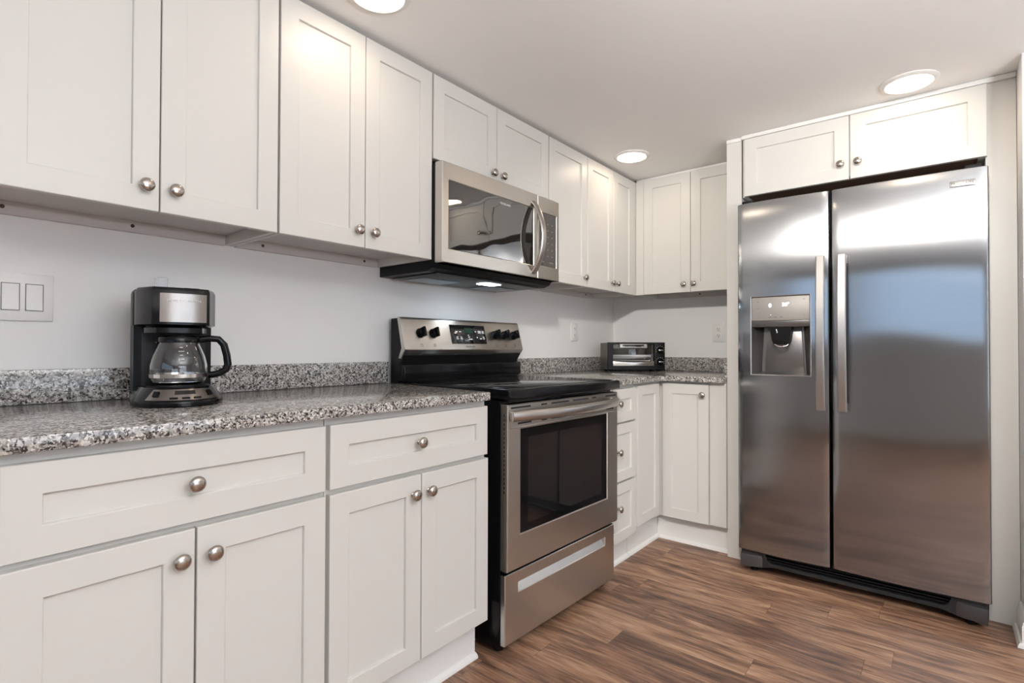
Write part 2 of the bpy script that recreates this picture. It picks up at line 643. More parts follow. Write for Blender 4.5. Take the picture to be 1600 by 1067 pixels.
def over_fridge():
    H = 2.112 - 1.822
    t = thing('wall_cabinet', 'wide low white two-door cabinet above the refrigerator', 'cabinet', (0, -1.0665, 1.822), R(-90), 'white shaker wall cabinets')
    W = .911
    b = B().box(.001, W, -.628, -.001, .018, H)
    b.box(.001, .02, -.628, -.001, -.0, .018).box(W - .02, W, -.628, -.001, 0, .018)
    b.build('body', M['cab'], t, smooth=False)
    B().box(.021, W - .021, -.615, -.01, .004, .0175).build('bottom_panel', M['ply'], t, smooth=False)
    shaker('door', t, .012, .4565, 0, H - .004, -.628, (.424, .070))
    shaker('door', t, .4605, .917, 0, H - .004, -.628, (.490, .070))
    return t


over_fridge()

# ------------------------------------------------------------------ base cabinets
ZB = .886


def toe(t, x0, x1, yk, z1=.1405, end=None):
    B().box(x0, x1, yk, yk + .016, .0, z1).build('toe_kick', M['trim'], t, smooth=False)
    pr = [(yk - .0005, .0), (yk - .016, .0), (yk - .0155, .006), (yk - .012, .012), (yk - .006, .016), (yk - .0005, .018)]
    B().prism(pr, x0, x1, 'x').build('shoe_moulding', M['trim'], t)


def base_cabinet(label, x0, W, drawer, doors):
    t = thing('base_cabinet', label, 'cabinet', (x0, 0, 0), 0, 'white shaker base cabinets')
    B().box(.001, W - .001, -.625, -.002, .141, ZB - .001).build('body', M['cab'], t, smooth=False)
    toe(t, .001, W - .001, -.585)
    (a, b_, k) = drawer
    shaker('drawer', t, a, b_, .703, .866, -.625, k, fw=.055)
    for a, b_, k in doors:
        shaker('door', t, a, b_, .144, .690, -.625, k)
    return t


x = -3.289
base_cabinet('white base cabinet with a wide drawer at the far left, below the coffee maker', x, -2.687 - x,
             (.006, -2.693 - x, (-2.993 - x, .784)),
             [(.006, -2.9895 - x, (-3.019 - x, .634)), (-2.9855 - x, -2.692 - x, (-2.957 - x, .634))])
x = -2.6865
base_cabinet('white base cabinet with a drawer over two doors, just left of the range', x, -2.081 - x,
             (.006, -2.086 - x, (-2.389 - x, .785)),
             [(.006, -2.3795 - x, (-2.411 - x, .636)), (-2.3765 - x, -2.0825 - x, (-2.350 - x, .637))])
# drawers right of the range
x = -1.259
t = thing('drawer_cabinet', 'white base cabinet of three stacked drawers, squeezed right of the range', 'cabinet', (x, 0, 0), 0, 'white shaker base cabinets')
W = .3105
B().box(.001, W - .001, -.625, -.002, .141, ZB - .001).build('body', M['cab'], t, smooth=False)
toe(t, .001, W - .001, -.585)
for z0, z1, zk in ((.707, .866, .797), (.424, .698, .567), (.137, .414, .300)):
    shaker('drawer', t, .004, .295, z0, z1, -.625, (-1.157 - x, zk), fw=.050)
# corner
t = thing('corner_cabinet', 'white corner base cabinet with two doors meeting at a right angle under the toaster oven', 'cabinet', (-.948, 0, 0), 0,
          'white shaker base cabinets')
b = B()
b.prism([(.001, -.002), (.001, -.625), (.320, -.625), (.320, -.9842), (.946, -.9842), (.946, -.002)], .141, ZB - .001, 'z')
b.build('body', M['cab'], t, smooth=False)
shaker('door', t, .006, .268, .160, .872, -.625, None, fw=.052)
d = shaker('door', t, 0, .249, 0, .726, 0, (.221, .672), fw=.054)
d.location = (.3195, -.649, .146)
d.rotation_euler = (0, 0, R(-90))
B().box(.313, .3195, -.9842, -.9025, .146, ZB - .001).build('filler_strip', M['cab'], t, smooth=False)
toe(t, .001, .3755, -.585)
b = B()
b.box(.376, .39, -.984, -.586, 0, .1405)
b.build('toe_kick', M['trim'], t, smooth=False)
pr = [(.3755, 0), (.360, 0), (.3605, .006), (.364, .012), (.370, .016), (.3755, .018)]
B().prism(pr, -.9815, -.6025, 'y').build('shoe_moulding', M['trim'], t)

# ------------------------------------------------------------------ countertops
ct = thing('countertop', 'speckled grey granite countertop under the coffee maker, left of the range', 'countertop', (-3.30, 0, ZB), 0, 'granite countertops')
X = 3.30


def slab(poly, z0, z1, name, parent, rnd=.006):
    b = B()
    b.prism(poly, z0, z1, 'z', rnd)
    return b.build(name, M['granite'], parent)


slab([(-.012, -.001), (-.012, -.663), (-2.0915 + X, -.663), (-2.018 + X, -.001)], 0, .028, 'slab', ct, .004)
B().box(-.012, -2.016 + X, -.021, -.001, .0285, .117, .002).build('backsplash', M['granite'], ct)

ct = thing('countertop', 'speckled grey granite corner countertop under the toaster oven', 'countertop', (-1.258, 0, ZB), 0, 'granite countertops')
X = 1.258
poly = [(-1.257 + X, -.001), (-1.257 + X, -.663)]
cxr, cyr, rr = -.676 - .03 + X, -.663 - .03, .03
for k in range(7):
    a = R(90 - 15 * k)
    poly.append((cxr + rr * math.cos(a), cyr + rr * math.sin(a)))
poly += [(-.676 + X, -.984), (-.001 + X, -.984), (-.001 + X, -.001)]
slab(poly, 0, .028, 'slab', ct, .004)
B().box(-1.257 + X, -.001 + X, -.021, -.001, .0285, .117, .002).build('backsplash', M['granite'], ct)
B().box(-.021 + X, -.001 + X, -.984, -.0215, .0285, .117, .002).build('backsplash', M['granite'], ct)
B().box(-.61 + X, -.0215 + X, -.984, -.966, .0285, .117, .002).build('backsplash', M['granite'], ct)

# ------------------------------------------------------------------ refrigerator surround
t = thing('refrigerator_side_panel', 'tall white panel standing left of the refrigerator', 'panel', (0, -.985, 0), R(-90))
B().box(.001, .074, -.625, -.001, 0, 2.112, .001).build('panel', M['cab'], t, smooth=False)
B().box(.0005, .0765, -.628, -.001, 2.1125, CEIL - .001, .003).build('scribe_moulding', M['trim'], t)
t = thing('refrigerator_filler_panel', 'tall white filler strip standing right of the refrigerator', 'panel', (0, -1.9785, 0), R(-90))
B().box(.0005, .091, -.627, -.001, 0, 2.112, .001).build('panel', M['cab'], t, smooth=False)
t = tag(B().box(-.642, -.62, -2.070, -1.062, 2.1125, CEIL - .001, .003).build('scribe_moulding', M['trim']),
        'thin white moulding strip along the ceiling above the refrigerator cabinet', 'moulding')

# ------------------------------------------------------------------ refrigerator
fr = thing('refrigerator', 'wide stainless steel side-by-side refrigerator with an ice and water dispenser', 'refrigerator', (-.02, -1.0735, 0), R(-90))
FW = .909
B().box(.008, FW - .008, -.645, -.005, .03, 1.735, .004).build('body', M['dkgrey'], fr)


def fridge_door(name, x0, x1, hole=None):
    YB, YF_ = -.650, -.733

    def bow(x):
        u = (x - x0) / (x1 - x0) * 2 - 1
        return YF_ - .009 * (1 - u * u)
    xs = [x0 + .010, x0 + .03]
    k = 9
    cuts = [x0 + (x1 - x0) * i / k for i in range(1, k)]
    if hole:
        cuts = [c for c in cuts if min(abs(c - hole[0]), abs(c - hole[1])) > .02] + [hole[0], hole[1]]
    xs = sorted(set(xs + cuts + [x1 - .03, x1 - .010]))
    front = [(q, bow(q)) for q in xs]
    lf = [(x0, YB), (x0, YF_ + .012), (x0 + .0012, YF_ + .006), (x0 + .0042, YF_ + .0015)]
    rt = [(x1 - .0042, YF_ + .0015), (x1 - .0012, YF_ + .006), (x1, YF_ + .012), (x1, YB)]
    prof = lf + front + rt
    zs = [.105, .107] + ([hole[2], hole[3]] if hole else [.9]) + [1.755, 1.757]
    bm_ = B()
    rings = []
    for i, z in enumerate(zs):
        ins = .002 if i in (0, len(zs) - 1) else 0
        cx_ = (x0 + x1) / 2
        rings.append([bm_.bm.verts.new((p[0] + (ins if p[0] < cx_ else -ins), p[1] + ins, z)) for p in prof])
    n = len(prof)
    for i in range(len(zs) - 1):
        for j in range(n):
            j2 = (j + 1) % n
            if hole and i == 2 and j2 > j and prof[j][0] >= hole[0] - 1e-6 and prof[j2][0] <= hole[1] + 1e-6 and 3 <= j < n - 4:
                continue
            bm_.bm.faces.new((rings[i][j], rings[i][j2], rings[i + 1][j2], rings[i + 1][j]))
    bm_.bm.faces.new(rings[0])
    bm_.bm.faces.new(rings[-1])
    return bm_.build(name, M['steel_f'], fr, ang=30)


HX0, HX1, HZ0, HZ1 = .064, .314, .940, 1.306
fd = fridge_door('freezer_door', 0, .3865, (HX0, HX1, HZ0, HZ1))
rd = fridge_door('refrigerator_door', .3935, FW)


def fridge_handle(door, xc):
    b = B()
    pts = []
    z0, z1 = .793, 1.467
    rows = 16
    rings = []
    for i in range(rows + 1):
        f = i / rows
        z = z0 + (z1 - z0) * f
        out = .030 + .020 * math.sin(math.pi * f)
        y = -.738 - out
        th = .011
        hw = .0168
        rings.append([(xc - hw, y + th, z), (xc - hw, y + .004, z), (xc - hw + .004, y, z), (xc + hw - .004, y, z), (xc + hw, y + .004, z), (xc + hw, y + th, z)])
    b.loft(rings)
    for z in (z0 + .001, z1 - .035):
        b.box(xc - .014, xc + .014, -.757, -.7385, z, z + .034, .002)
    return b.build('handle', M['handle'], door, ang=30)


fridge_handle(fd, .3555)
fridge_handle(rd, .4365)
# dispenser in the freezer door
b = B()
cy = -.664
o = [(HX0, HZ0), (HX1, HZ0), (HX1, HZ1), (HX0, HZ1)]
i_ = [(HX0 + .030, HZ0 + .012), (HX1 - .030, HZ0 + .012), (HX1 - .045, HZ1 - .05), (HX0 + .045, HZ1 - .05)]
vo = [b.bm.verts.new((p[0], -.7365, p[1])) for p in o]
vi = [b.bm.verts.new((p[0], cy, p[1])) for p in i_]
for k in range(4):
    b.bm.faces.new((vo[k], vo[(k + 1) % 4], vi[(k + 1) % 4], vi[k]))
b.bm.faces.new(vi)
b.build('dispenser_recess', M['dksteel'], fd, smooth=False)
b = B().frame(HX0 - .003, HX1 + .003, HZ0 - .004, HZ1 + .002, HX0 + .002, HX1 - .002, HZ0 + .002, HZ1 - .001, -.7435, -.735, .001)
b.build('dispenser_rim', M['chrome'], fd)
# brushed back plate of the recess
b = B().prism([(HX0 + .044, HZ0 + .010), (HX1 - .036, HZ0 + .010), (HX1 - .052, HZ1 - .12), (HX0 + .060, HZ1 - .12)], -.672, -.666, 'y', .001)
b.build('dispenser_paddle', M['dksteel'], fd)
b = B().box(HX0 + .003, HX1 - .003, -.742, -.668, 1.192, HZ1 - .004, .003)
b.build('dispenser_panel', M['silver'], fd)
b = B().prism([(-.742, 1.191), (-.737, 1.163), (-.668, 1.163), (-.668, 1.191)], HX0 + .003, HX1 - .003, 'x', .001)
b.build('dispenser_lip', M['dksteel'], fd)
b = B().loft([[(.145, -.735, 1.162), (.235, -.735, 1.162), (.235, -.676, 1.162), (.145, -.676, 1.162)],
              [(.152, -.728, 1.10), (.228, -.728, 1.10), (.226, -.678, 1.10), (.154, -.678, 1.10)],
              [(.160, -.722, 1.083), (.220, -.722, 1.083), (.220, -.680, 1.083), (.160, -.680, 1.083)]])
b.build('ice_chute', M['blackm'], fd)
b = B().tube([(.165, -.722, 1.082), (.178, -.732, 1.074), (.195, -.735, 1.070), (.212, -.730, 1.074), (.220, -.722, 1.082)], .004)
b.build('dispenser_lever', M['chrome'], fd)
B().tube([(.174, -.715, 1.16), (.174, -.734, 1.150), (.174, -.734, 1.135)], .004).build('water_nozzle', M['chrome'], fd)
text('display_digit', '0', .024, M['digit'], fd, (.148, -.7426, 1.262), (R(90), 0, 0), .0003, bold=.0006)
text('display_digit', '36°', .022, M['digit'], fd, (.214, -.7426, 1.264), (R(90), 0, 0), .0003, bold=.0006)
b = B().box(.150, .1525, -.7424, -.7418, 1.217, 1.2195)
b.build('indicator_lamp', M['digit'], fd)
for q in (.142, .165, .19):
    B().box(q, q + .012, -.7424, -.7418, 1.206, 1.2085).build('printed_mark', M['pgrey'], fd)
for q, z in ((.092, 1.28), (.092, 1.25), (.285, 1.285), (.285, 1.215)):
    B().box(q, q + .007, -.7424, -.7418, z, z + .002).build('printed_mark', M['pgrey'], fd)
# badge
b = B().box(.795, .870, -.7425, -.732, 1.690, 1.712, .001)
bo = b.build('badge', M['handle'], rd)
text('lettering', 'FRIGIDAIRE', .0125, M['pgrey'], bo, (.8325, -.7428, 1.701), (R(90), 0, 0), .0004, 1.08, .0003)
# kick grille
b = B()
pr = [(.012, .030), (.012, .102), (.118, .102), (.118, .090), (.128, .064), (.145, .055), (FW - .145, .055), (FW - .128, .064), (FW - .118, .090),
      (FW - .118, .102), (FW - .012, .102), (FW - .012, .022), (FW - .09, .026), (FW - .15, .040), (.15, .040), (.09, .026)]
b.prism(pr, -.715, -.66, 'y')
b.build('kick_cover', M['kick'], fr)
g = B()
g.box(.10, FW - .10, -.672, -.660, .045, .103)
g.build('grille_backing', M['slot'], fr, smooth=False)
for z in (.063, .075, .087):
    B().box(.122, FW - .122, -.705, -.675, z, z + .004).build('grille_slat', M['blackm'], fr, smooth=False)
for q in (.012, FW - .105):
    b = B()
    s_ = 1 if q < .5 else -1
    rings = []
    for i in range(9):
        f = i / 8
        xx = q + .093 * f
        g_ = f if s_ > 0 else 1 - f
        out = -.716 - .016 * (1 - g_ ** 2) ** .5 if g_ < 1 else -.716
        zt = .096 - .004 * g_
        rings.append([(xx, -.70, .022 + .004 * g_), (xx, out, .026 + .004 * g_), (xx, out - .002, .060), (xx, out + .004, .082), (xx, -.70, zt)])
    b.loft(rings)
    b.build('foot_cover', M['footc'], fr)
for q in (.02, FW - .07):
    B().box(q, q + .05, -.725, -.62, 1.7575, 1.772, .004).build('hinge_cover', M['blackm'], fr)
for q in (.06, FW - .06):
    for yy in (-.68, -.08):
        B().lathe([(.018, 0), (.018, .012), (.010, .014), (.010, .0305)], (q, yy, 0), 'z', 16).build('foot', M['blackm'], fr)

# ------------------------------------------------------------------ range
RG = R(-2.0)
rg = thing('electric_range', 'stainless steel electric range with a black glass cooktop and five knobs', 'stove', (-2.034, -.675, 0), RG)
RW = .744
B().box(.002, RW - .002, .022, .645, .02, .880, .002).build('body', M['black'], rg)
for q in (.04, RW - .04):
    for yy in (.06, .60):
        B().lathe([(.018, 0), (.018, .010), (.009, .012), (.009, .0205)], (q, yy, 0), 'z', 16).build('foot', M['blackm'], rg)
# cooktop
b = B()
b.box(-.003, RW + .003, -.026, .600, .8815, .920, .007, 3)
b.build('cooktop_frame', M['black'], rg)
b = B().box(.022, RW - .022, .004, .575, .9202, .9222, .0008)
co = b.build('cooktop_glass', M['cook'], rg)
for (px_, py_, rr) in ((.19, .16, .115), (.56, .16, .088), (.19, .43, .088), (.56, .43, .115), (.375, .40, .06)):
    b = B()
    for r0 in (rr, rr * .62):
        n = 48
        ri = [(px_ + (r0 - .002) * math.cos(2 * math.pi * k / n), py_ + (r0 - .002) * math.sin(2 * math.pi * k / n), .9224) for k in range(n)]
        ro = [(px_ + r0 * math.cos(2 * math.pi * k / n), py_ + r0 * math.sin(2 * math.pi * k / n), .9224) for k in range(n)]
        b.loft([ri, ro], cap=False)
    b.build('burner_ring', M['ring'], co)
# oven door
OY = -.014
b = B().frame(.002, RW - .002, .295, .868, .072, RW - .090, .412, .778, OY, .019, .003)
od = b.build('oven_door', M['steel'], rg)
B().box(.0725, RW - .0905, OY + .004, .016, .4125, .7775).build('oven_window', M['bglass'], od, smooth=False)
b = B().frame(.073, RW - .091, .413, .777, .115, RW - .128, .440, .745, OY + .0034, OY + .0038)
b.build('window_border', M['black'], od, smooth=False)
# raised step around the handle zone
B().box(.014, RW - .014, OY - .004, OY - .0005, .784, .789, .001).build('trim_line', M['handle'], od)
for x0, x1 in ((.018, .125), (.188, .222), (.250, .365), (.392, .505), (.532, .564), (.640, .725)):
    B().box(x0, x1, OY - .0008, OY + .001, .852, .858).build('vent_slot', M['slot'], od, smooth=False)
for x0, x1 in ((.055, .130), (.190, .222), (.250, .350), (.392, .505), (.532, .56), (.645, .705)):
    B().box(x0, x1, OY - .0008, OY + .001, .796, .802).build('vent_slot', M['slot'], od, smooth=False)
for k in range(18):
    z = .835 - k * .0155
    B().box(.0012, .0025, OY + .014, OY + .018, z - .010, z).build('vent_slot', M['slot'], od, smooth=False)
b = B()
pts = []
for k in range(25):
    f = k / 24
    pts.append((.012 + (RW - .036) * f, OY - .012 - .048 * (1 - (2 * f - 1) ** 2) ** .8, .828))
b.tube(pts, .012, .0185, 16)
b.box(.010, .03, OY - .014, OY - .0005, .813, .843, .003).box(RW - .046, RW - .026, OY - .014, OY - .0005, .812, .844, .003)
b.build('handle', M['handle'], od, ang=50)
# storage drawer
b = B().frame(.006, RW - .008, .037, .279, .078, RW - .086, .205, .238, 0, .021, .003)
dr = b.build('storage_drawer', M['steel'], rg)
b = B().prism([(.0205, .2055), (.0025, .2055), (.0205, .2345)], .0785, RW - .0865, 'x')
b.build('pull_recess', M['handle'], dr, smooth=False)
# backguard
b = B().prism([(.650, .872), (.650, 1.185), (.600, 1.187), (.586, 1.178), (.555, 1.03), (.575, 1.0), (.575, .872)], .004, RW - .004, 'x')
b.build('backguard', M['blackm'], rg)
TL = Vector((.578, 1.183))
BL = Vector((.543, 1.054))
b = B().prism([(.600, 1.191), (.585, 1.191), (TL.x, TL.y), (BL.x, BL.y), (.572, 1.016), (.590, 1.018), (.566, 1.06), (.594, 1.178)], -.004, RW + .006, 'x', .0015)
cp = b.build('control_panel', M['steel'], rg)
b = B().box(.000, RW, .552, .574, .925, .992, .006)
b.build('lower_splash', M['black'], rg)
B().prism([(.600, .9225), (.530, .9225), (.548, .932), (.560, .936), (.600, .936)], .0, RW, 'x').build('rear_lip', M['black'], rg)
# things on the sloping panel: frame of the slope
sl = (TL - BL).normalized()
tilt = math.atan2(sl.x, sl.y)          # leaning back


def on_panel(x, h):
    """point on the slope, h = distance above its lower edge"""
    p = BL + sl * h
    return (x, p.x, p.y)


rotp = (-tilt, 0, 0)
for xk in (.088, .160, .555, .622, .692):
    kn = B()
    kn.lathe([(.021, 0), (.022, -.003), (.020, -.012), (.017, -.026), (.0001, -.0265)], (0, 0, 0), 'y', 24)
    k = kn.build('knob', M['black'], cp, on_panel(xk, .072), rotp)
    gb = B().box(-.0055, .0055, -.040, -.012, -.021, .021, .003)
    gb.build('knob_grip', M['black'], k)
b = B().box(-.112, .112, -.003, -.0005, -.045, .045, .002)
dp = b.build('oven_display', M['bglass'], cp, on_panel(.375, .072), rotp)
B().box(-.025, .028, -.0036, -.0030, .005, .030).build('clock_window', M['clock'], dp, smooth=False)
b = B()
for x0, w_, z in ((-.085, .016, .010), (-.062, .015, .010), (-.083, .012, -.016), (-.083, .014, -.024), (-.058, .012, -.016), (-.058, .014, -.024),
                  (-.008, .008, -.006), (-.008, .013, -.015), (-.006, .024, -.025), (.042, .008, .012), (.062, .020, .014), (.062, .020, .007),
                  (.088, .014, .014), (.088, .014, .007), (.048, .007, -.016), (.068, .014, -.022), (.090, .010, -.014), (.090, .012, -.022)):
    B().box(x0, x0 + w_, -.0036, -.0030, z, z + .0045).build('printed_mark', M['print'], dp, smooth=False)
p = on_panel(.375, .014)
text('lettering', 'FRIGIDAIRE', .011, M['pgrey'], cp, (p[0], p[1] - .0004, p[2]), (R(90) - tilt, 0, 0), .0003, 1.05)
p = on_panel(0, .020)
for xk in (.088, .160, .555, .622, .692):
    B().frame(-.006, .006, -.006, .006, -.0048, .0048, -.0045, .0045, -.0005, .0005).build('printed_mark', M['pgrey'], cp, (xk, p[1], p[2]), rotp, smooth=False)

# ------------------------------------------------------------------ microwave
mw = thing('microwave_oven', 'stainless over-the-range microwave oven with a curved vertical handle', 'microwave', (-2.0505, -.001, 1.358), R(-1.0))
MW = .760
MT = 1.768 - 1.358
b = B()
b.prism([(-.002, .0), (-.002, MT - .004), (-.347, MT - .004), (-.347, .028), (-.330, .010), (-.300, .0)], .001, MW - .001, 'x')
b.build('body', M['blackm'], mw, smooth=False)
DZ0 = .026
b = B().frame(.0, .589, DZ0, MT, .034, .560, .082, .342, -.388, -.348, .003)
md = b.build('door', M['steel'], mw)
B().box(.0345, .5595, -.3855, -.352, .0825, .3415).build('door_window', M['mwglass'], md, smooth=False)
b = B().frame(.5915, MW, DZ0, MT, .606, .738, .088, .335, -.388, -.348, .003)
mc = b.build('control_surround', M['steel'], mw)
kp = B().box(.6065, .7375, -.3865, -.352, .0885, .3345).build('keypad', simple('keypad_grey', (0.09, 0.082, 0.078), .25), mc, smooth=False)
b = B()
for r_ in range(6):
    for c_ in range(3):
        xx, zz = .632 + c_ * .034, .285 - r_ * .030
        B().box(xx, xx + .010, -.3869, -.3864, zz, zz + .0035).build('printed_mark', M['faint'], kp, smooth=False)
for xx, ww in ((.625, .017), (.685, .027)):
    B().box(xx, xx + ww, -.3869, -.3864, .105, .109).build('printed_mark', M['faint'], kp, smooth=False)
text('lettering', 'FRIGIDAIRE', .013, M['print'], md, (.365, -.3858, .318), (R(90), 0, 0), .0003, 1.05)
b = B()
pts = []
for k in range(29):
    f = k / 28
    pts.append((.560, -.386 - .060 * math.sin(math.pi * f) ** .75, .045 + .325 * f))
b.tube(pts, .0075, .0165, 18, up=(1, 0, 0))
b.build('handle', M['handle'], md, ang=50)
# underside: filters, lamp
b = B()
b.box(.05, MW - .05, -.30, -.03, -.006, -.0005, .002)
un = b.build('underside_panel', M['dkgrey'], mw)
for x0 in (.085, .475):
    f = B().box(x0, x0 + .20, -.19, -.055, -.010, -.0065, .001)
    ff = f.build('grease_filter', M['filter'], un)
b = B().box(.375, .475, -.265, -.205, -.0095, -.0065, .001)
b.build('lamp_lens', M['hoodlamp'], un)
b = B().box(.04, MW - .04, -.343, -.310, .0095, .012)
# screws
for x0 in (.06, .70):
    B().lathe([(.004, -.0005), (.004, -.003), (.0001, -.004)], (x0, -.03, -.006), 'z', 10).build('screw', M['handle'], un)

# ------------------------------------------------------------------ coffee maker and carafe
CM = R(-10)
CZ = ZB + .0282
cf = thing('coffee_maker', 'black drip coffee maker standing on the left granite countertop', 'coffee maker', (-2.868, -.098, CZ), CM)
b = B()
pr = []
for k in range(19):
    a = R(180 + 10 * k)
    pr.append((.103 * math.cos(a), -.185 + .118 * math.sin(a)))
base = [(.088, -.002), (-.088, -.002)] + pr
back = base[:2]


def base_ring(k, z):
    return [(p[0], p[1], z) for p in back] + [(p[0] * k, -.185 + (p[1] + .185) * k, z) for p in pr]


b.loft([base_ring(.985, 0), base_ring(1, .003), base_ring(1, .012), base_ring(.985, .0155), base_ring(.80, .0445), base_ring(.77, .047)])
b.build('base', M['black'], cf, ang=30)
# rear column with the water tank
col_ = [(-.085, -.002), (-.090, -.04), (-.090, -.115), (-.074, -.128), (.074, -.128), (.090, -.115), (.090, -.04), (.085, -.002)]
b = B().loft([[(p[0], p[1], .034) for p in col_], [(p[0], p[1], .292) for p in col_], [(p[0] * .97, p[1] * .97 - .002, .300) for p in col_]])
b.build('water_tank', M['blackm'], cf, ang=25)
# brew head
hd = [(-.0895, -.10), (-.0895, -.165), (-.064, -.225)] + [(.064 * math.sin(R(a)) / math.sin(R(30)), -.225 - .030 * (math.cos(R(a)) - math.cos(R(30))) * 2) for a in range(-24, 25, 6)] + \
     [(.064, -.225), (.0895, -.165), (.0895, -.10)]
h2 = [(p[0] * .80, -.10 + (p[1] + .10) * .82) for p in hd]
b = B().loft([[(p[0], p[1], .185) for p in h2], [(p[0], p[1], .198) for p in h2], [(p[0], p[1], .206) for p in hd], [(p[0], p[1], .292) for p in hd],
              [(p[0] * .96, p[1] * .985, .3005) for p in hd]])
hb = b.build('brew_head', M['black'], cf, ang=25)
b = B()
rings = []
for a in range(-24, 25, 6):
    xx = .052 * math.sin(R(a)) / math.sin(R(24))
    yy = -.225 - .030 * (math.cos(R(a)) - math.cos(R(30))) * 2
    rings.append([(xx, yy - .0008, .212), (xx, yy - .0008, .285), (xx, yy - .0035, .285), (xx, yy - .0035, .212)])
b.loft(rings)
for v in b.bm.verts:
    v.co.x += .004
npl = b.build('name_plate', M['plate'], hb)
text('lettering', 'HAMILTON BEACH', .0085, M['print'], npl, (.004, -.2358, .266), (R(90), 0, 0), .0014, 1.05)
B().box(.01, .045, -.20, -.15, .3008, .304, .001).build('lid_catch', M['blackm'], hb)
B().box(-.0925, -.0895, -.112, -.070, .205, .292, .001).build('water_window', M['dkgrey'], cf)
b = B().lathe([(.072, .0472), (.072, .049), (.066, .0505), (.0001, .0505)], (0, -.195, 0), 'z', 40)
b.build('hot_plate', M['blackm'], cf)
# sloping control panel at the front of the base


def slope(a, f, out=0.0):
    k = .985 + (.80 - .985) * f
    nx, nz = .84, .54
    return (.103 * k * math.sin(R(a)) + out * nx * math.sin(R(a)), -.185 - .118 * k * math.cos(R(a)) - out * nx * math.cos(R(a)),
            .0155 + .029 * f + out * nz)


rings = []
for i in range(-8, 9):
    t_ = i / 8
    lo, hi = 52 * t_, 46 * t_
    rings.append([slope(lo, .06, .0002), slope(lo, .06, .0020), slope(hi, .94, .0020), slope(hi, .94, .0002)])
b = B().loft(rings)
cpn = b.build('control_panel', M['plate'], cf)


def on_slope(name, mat, a0, a1, f0, f1, h):
    rr = []
    for i in range(5):
        a = a0 + (a1 - a0) * i / 4
        rr.append([slope(a, f0, .0019), slope(a, f0, .0021 + h), slope(a, f1, .0021 + h), slope(a, f1, .0019)])
    return B().loft(rr).build(name, mat, cpn)


for a in (-39, 37):
    on_slope('button', M['black'], a - 4, a + 4, .35, .75, .0025)
for a in (-15, 0, 15):
    on_slope('button', M['black'], a - 5, a + 5, .16, .28, .0012)
on_slope('clock_display', M['bglass'], -14, 14, .52, .82, .0006)

# carafe stands on the hot plate
ccx, ccy = 0, -.195
mt = Matrix.Translation((-2.868, -.098, CZ)) @ Matrix.Rotation(CM, 4, 'Z')
cpos = mt @ Vector((ccx, ccy, .0509))
ca = thing('coffee_carafe', 'round glass coffee carafe with a black handle, standing in the coffee maker', 'carafe', cpos, R(-22))
ca.scale = (1, 1, .93)
outer = [(.0001, 0), (.040, 0), (.052, .002), (.060, .009), (.0635, .020), (.0650, .036), (.0640, .056), (.0590, .080), (.0510, .102), (.0455, .116), (.0450, .126)]
th = .0022
inner = [(r - th if r > .01 else r, h + (th if h < .005 else 0)) for r, h in reversed(outer)]
B().lathe(outer + inner, (0, 0, 0), 'z', 48, cap=False).build('glass_bowl', M['glass'], ca)
B().lathe([(.0462, .118), (.0478, .118), (.0478, .130), (.046, .133), (.030, .137), (.0001, .138), (.0001, .1272), (.0445, .1272), (.0462, .126)], (0, 0, 0), 'z', 40, cap=False).build('lid', M['black'], ca)
B().lathe([(.0642, .021), (.0658, .021), (.0662, .031), (.0652, .031)], (0, 0, 0), 'z', 48, cap=False).build('steel_band', M['chrome'], ca)
b = B()
b.tube([(.046, 0, .126), (.066, 0, .130), (.090, 0, .128), (.103, 0, .112), (.110, 0, .082), (.113, 0, .055), (.108, 0, .040), (.094, 0, .030), (.078, 0, .026), (.067, 0, .026)], .0095, .0075, 14, up=(0, 1, 0))
b.build('handle', M['black'], ca, ang=60)
b = B()
for k in range(7):
    a = R(-82)
    z = .040 + k * .0105
    rr = [0.0652, .0648, .0641, .0628, .0609, .0585, .0560][k]
    w_ = .006 if k % 2 else .0035
    b.loft([[((rr + e) * math.cos(a + s * w_ / rr), (rr + e) * math.sin(a + s * w_ / rr), z + dz) for e, dz in ((.0002, 0), (.0007, 0), (.0005, .0016), (.0000, .0016))] for s in (-1, 0, 1)])
b.build('measure_marks', M['print'], ca)
b = B().loft([[(-.043, -.016, .110), (-.043, .016, .110), (-.046, .012, .126), (-.046, -.012, .126)],
              [(-.056, -.006, .123), (-.056, .006, .123), (-.057, .004, .128), (-.057, -.004, .128)]])
b.build('spout', M['glass'], ca)

# clear tube on top of the coffee maker
tp = mt @ Vector((-.022, -.055, .3006))
tb = B().lathe([(.0155, 0), (.0155, .040), (.0145, .0425), (.0001, .0428), (.0001, .0412), (.0138, .0410), (.0142, .001), (.0001, .001), (.0001, 0)], (0, 0, 0), 'z', 32, cap=False)
tag(tb.build('plastic_cup', M['plastic'], None, tp), 'small clear plastic cup upside down on top of the coffee maker', 'cup')

# ------------------------------------------------------------------ toaster oven
TA = R(42)
